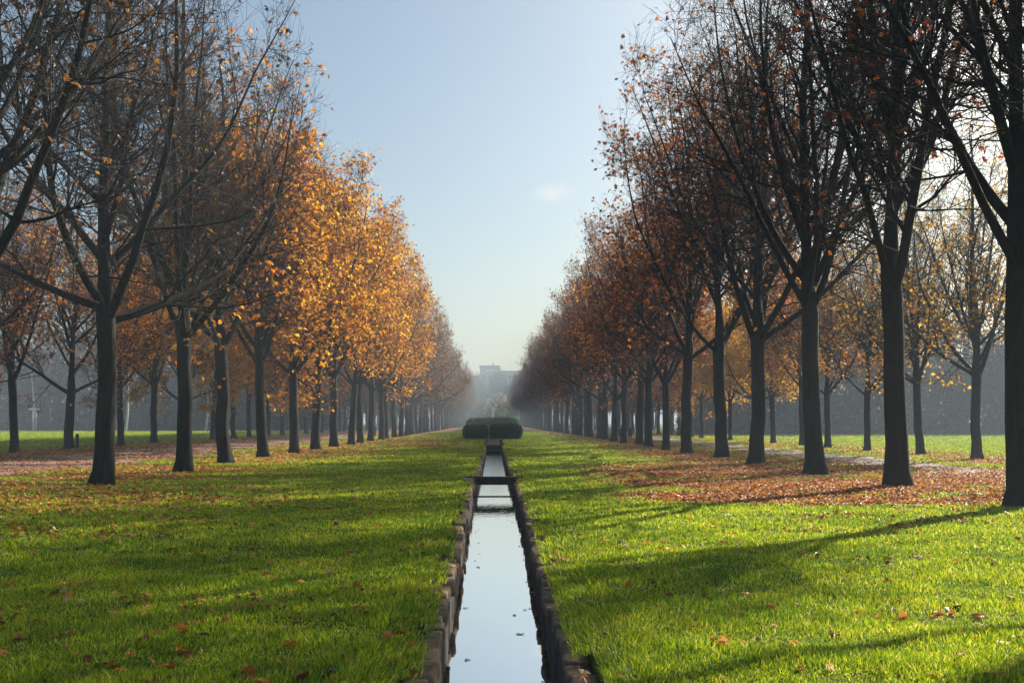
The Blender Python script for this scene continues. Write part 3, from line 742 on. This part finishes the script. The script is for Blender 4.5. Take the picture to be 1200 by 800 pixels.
# a few blades grow on the coping joints
keep |= (dch > halfw(yy)+.05) & (dch < trw(yy)+.02) & (yy < 69) & (rng.uniform(0, 1, NB) < np.clip((dch-halfw(yy))/.17, 0, 1)*np.where(xx > 0, 1.0, .8)*(wob(xx*.5, yy, 9, 2.5) > -.35))
xx, yy, lit = xx[keep], yy[keep], lit[keep]; n = len(xx); dch = np.abs(xx-CX)
zz = hgt(xx, yy)
tuft = .5+.5*wob(xx, yy, 4, 4.5)
hg = rng.uniform(.014, .040, n)*(.8+1.3*np.clip(tuft, 0, 1.3))*np.where(rng.uniform(0, 1, n) < .04, 1.5, 1)*(1+.9*((dch < 1.0) & (yy < 69))*rng.uniform(0, 1, n))
hg *= 1+.25*smooth(15, 80, yy)
wd = .0042*np.maximum(1, yy/8)*rng.uniform(.7, 1.3, n)
az = rng.uniform(0, 6.28, n); fa = rng.uniform(-.9, .9, n)
ln_ = rng.uniform(.15, .9, n)*hg
edge = (dch < .86) & (yy < 69)
dx = np.cos(az)*ln_-np.where(edge, np.sign(xx-CX)*.6*hg, 0); dy = np.sin(az)*ln_
B = np.stack([xx, yy, zz-.006], 1); wv = np.stack([np.cos(fa), np.sin(fa), 0*fa], 1)*wd[:, None]
mid = B+np.stack([dx*.3, dy*.3, hg*.6], 1); tip = B+np.stack([dx, dy, hg*np.where(edge, .75, 1)], 1)
Vg = np.stack([B-wv, B+wv, mid-wv*.75, mid+wv*.75, tip], 1)
nearm = yy < 22
# near: bent blade of three faces; far: one triangle
Vn = Vg[nearm].reshape(-1, 3); kn = nearm.sum(); bn = np.arange(kn)*5
Vf = Vg[~nearm][:, [0, 1, 4]].reshape(-1, 3); kf = n-kn; bf = np.arange(kf)*3+len(Vn)
F3 = np.concatenate([np.stack([bn+2, bn+3, bn+4], 1), np.stack([bf, bf+1, bf+2], 1)])
F4 = np.stack([bn, bn+1, bn+3, bn+2], 1)
tag(link('grass', mesh_np('grass', np.concatenate([Vn, Vf]), [F4, F3], M_GRASS)), 'short green lawn grass covering the ground on both sides of the channel', 'grass', kind='stuff')

# fallen leaves
NL = 700000
yy = 4.5*(150/4.5)**rng.uniform(0, 1, NL); xx = (-.60*yy-5)+(1.22*yy+10.5)*rng.uniform(0, 1, NL)
lit = litter_amt(xx, yy)
dens = lit*1.25*np.clip((yy/30), .4, 1)+.010*(yy < 70)*np.clip(.6+wob(xx, yy, 3, 2), 0, 2)*np.where(xx < 0, 1.3, .9)
keep = (rng.uniform(0, 1, NL) < dens) & ((np.abs(xx-CX) > halfw(yy)+.03) | (yy > END))
xx, yy = xx[keep], yy[keep]; n = len(xx)
pos = np.stack([xx, yy, hgt(xx, yy)+rng.uniform(.012, .05, n)], 1)
size = rng.uniform(.035, .085, n)*np.where(yy < 13, 1.15, 1)*(1+.9*smooth(14, 60, yy))
nr_ = yy < 24
v1, f1 = leaf_mesh(rng, pos[nr_], size[nr_]*1.25, 5, .55)
far_ = ~nr_; v2, f2 = leaf_mesh(rng, pos[far_], size[far_]*1.2, 3, .6)
v1[:, 2] = np.maximum(v1[:, 2], hgt(v1[:, 0], v1[:, 1])+.004); v2[:, 2] = np.maximum(v2[:, 2], hgt(v2[:, 0], v2[:, 1])+.004)
nf = 70; fy = 6+22*rng.uniform(0, 1, nf)**1.3; fx = CX+np.sign(rng.uniform(-1, 1, nf))*(halfw(fy)-.03-.25*rng.uniform(0, 1, nf)**2.5)
v3, f3 = leaf_mesh(rng, np.stack([fx, fy, np.full(nf, -.444)], 1), rng.uniform(.03, .06, nf), 5, .95); v3[:, 2] = np.clip(v3[:, 2], -.447, -.435)
V6, F3 = cat([(v1, f1), (v2, f2), (v3, f3)])
tag(link('fallen_leaves', mesh_np('fallen_leaves', V6.reshape(-1, 3), F3, M_LITTER)), 'brown and orange fallen leaves scattered over lawn and paths', 'leaf litter', kind='stuff')
print('blades', len(Vg), 'litter', n)

# ------------------------------------------------------------------ haze
hb = solid('haze', [((0, 480, 13.6), (2600, 1640, 31.0), 0, 0, 0)], None) if False else None
bm = bmesh.new(); bmesh.ops.create_cube(bm, size=1)
for v in bm.verts: v.co = Vector((v.co.x*2560, v.co.y*1640+480, 30 if v.co.z > 0 else -1.7))
me = bpy.data.meshes.new('haze'); bm.to_mesh(me); bm.free()
mh, nt, N, L, out = mat('haze_air')
pv = N.new('ShaderNodeVolumePrincipled'); pv.inputs['Color'].default_value = (.74, .87, 1.0, 1)
pv.inputs['Density'].default_value = .0015; pv.inputs['Anisotropy'].default_value = .0
L.new(pv.outputs[0], out.inputs['Volume']); me.materials.append(mh)
tag(link('haze', me), 'thin pale autumn haze filling the avenue', 'haze', kind='stuff')

# ------------------------------------------------------------------ light
EL, AZ = R(31), R(45)
w = bpy.data.worlds.new('World'); S.world = w; w.use_nodes = True
nt = w.node_tree; N = nt.nodes; L = nt.links; bg = N['Background']
sk = N.new('ShaderNodeTexSky'); sk.sky_type = 'NISHITA'; sk.sun_disc = False
sk.sun_elevation = EL; sk.sun_rotation = AZ; sk.air_density = 1.0; sk.dust_density = 2.8; sk.ozone_density = 0.9
# one small wisp of cloud, fixed in the sky
tc = N.new('ShaderNodeTexCoord')
cd = Vector(((648-578)/1200, 1, (494-227)/1200)).normalized()
vm = N.new('ShaderNodeVectorMath'); vm.operation = 'SUBTRACT'; vm.inputs[1].default_value = cd; L.new(tc.outputs['Generated'], vm.inputs[0])
vs_ = N.new('ShaderNodeVectorMath'); vs_.operation = 'MULTIPLY'; vs_.inputs[1].default_value = (1, 1, 2.2); L.new(vm.outputs[0], vs_.inputs[0])
le = N.new('ShaderNodeVectorMath'); le.operation = 'LENGTH'; L.new(vs_.outputs[0], le.inputs[0])
nn = noise(nt, 60, 4, .6, tc.outputs['Generated'])
ma = N.new('ShaderNodeMath'); ma.operation = 'MULTIPLY_ADD'; ma.inputs[1].default_value = .03; L.new(nn.outputs[0], ma.inputs[0]); L.new(le.outputs['Value'], ma.inputs[2])
mr = N.new('ShaderNodeMapRange'); mr.inputs[1].default_value = .018; mr.inputs[2].default_value = .04; mr.inputs[3].default_value = .3; mr.inputs[4].default_value = 0
L.new(ma.outputs[0], mr.inputs[0])
mc = N.new('ShaderNodeMix'); mc.data_type = 'RGBA'; L.new(mr.outputs[0], mc.inputs[0]); hs = N.new('ShaderNodeHueSaturation'); hs.inputs['Saturation'].default_value = 1.08; L.new(sk.outputs[0], hs.inputs['Color']); tm = N.new('ShaderNodeMix'); tm.data_type = 'RGBA'; tm.blend_type = 'MULTIPLY'; tm.inputs[0].default_value = 1; tm.inputs[7].default_value = (.925, 1.005, .985, 1)
L.new(hs.outputs[0], tm.inputs[6]); L.new(tm.outputs[2], mc.inputs[6]); mc.inputs[7].default_value = (10, 8.6, 8.0, 1)
L.new(mc.outputs[2], bg.inputs[0]); bg.inputs[1].default_value = .052
sl = bpy.data.lights.new('sun', 'SUN'); sl.energy = 5.0; sl.angle = R(.8); sl.color = (1, .93, .8)
so = bpy.data.objects.new('sun', sl); COL.objects.link(so)
sd = Vector((math.sin(AZ)*math.cos(EL), math.cos(AZ)*math.cos(EL), math.sin(EL)))
so.rotation_euler = (-sd).to_track_quat('-Z', 'Y').to_euler(); so.location = (40, 40, 28)

# ------------------------------------------------------------------ camera
cam = bpy.data.cameras.new('camera'); co = bpy.data.objects.new('camera', cam); COL.objects.link(co)
cam.lens = 36; cam.sensor_width = 36; cam.clip_end = 6000; cam.clip_start = .1
cam.shift_x = 22/1200; cam.shift_y = 94/1200
co.location = (0, 0, 1.6); co.rotation_euler = (R(90), 0, 0)
S.camera = co
S.view_settings.view_transform = 'Standard'; S.view_settings.look = 'None'; S.view_settings.gamma = 1
S.view_settings.exposure = 1.32
S.render.engine = 'CYCLES'
cy = S.cycles
cy.max_bounces = 6; cy.diffuse_bounces = 2; cy.glossy_bounces = 2; cy.transmission_bounces = 4; cy.volume_bounces = 0; cy.transparent_max_bounces = 8
cy.use_denoising = True; cy.denoiser = 'OPENIMAGEDENOISE'
try: cy.denoising_input_passes = 'RGB_ALBEDO_NORMAL'; cy.denoising_prefilter = 'ACCURATE'
except Exception: pass
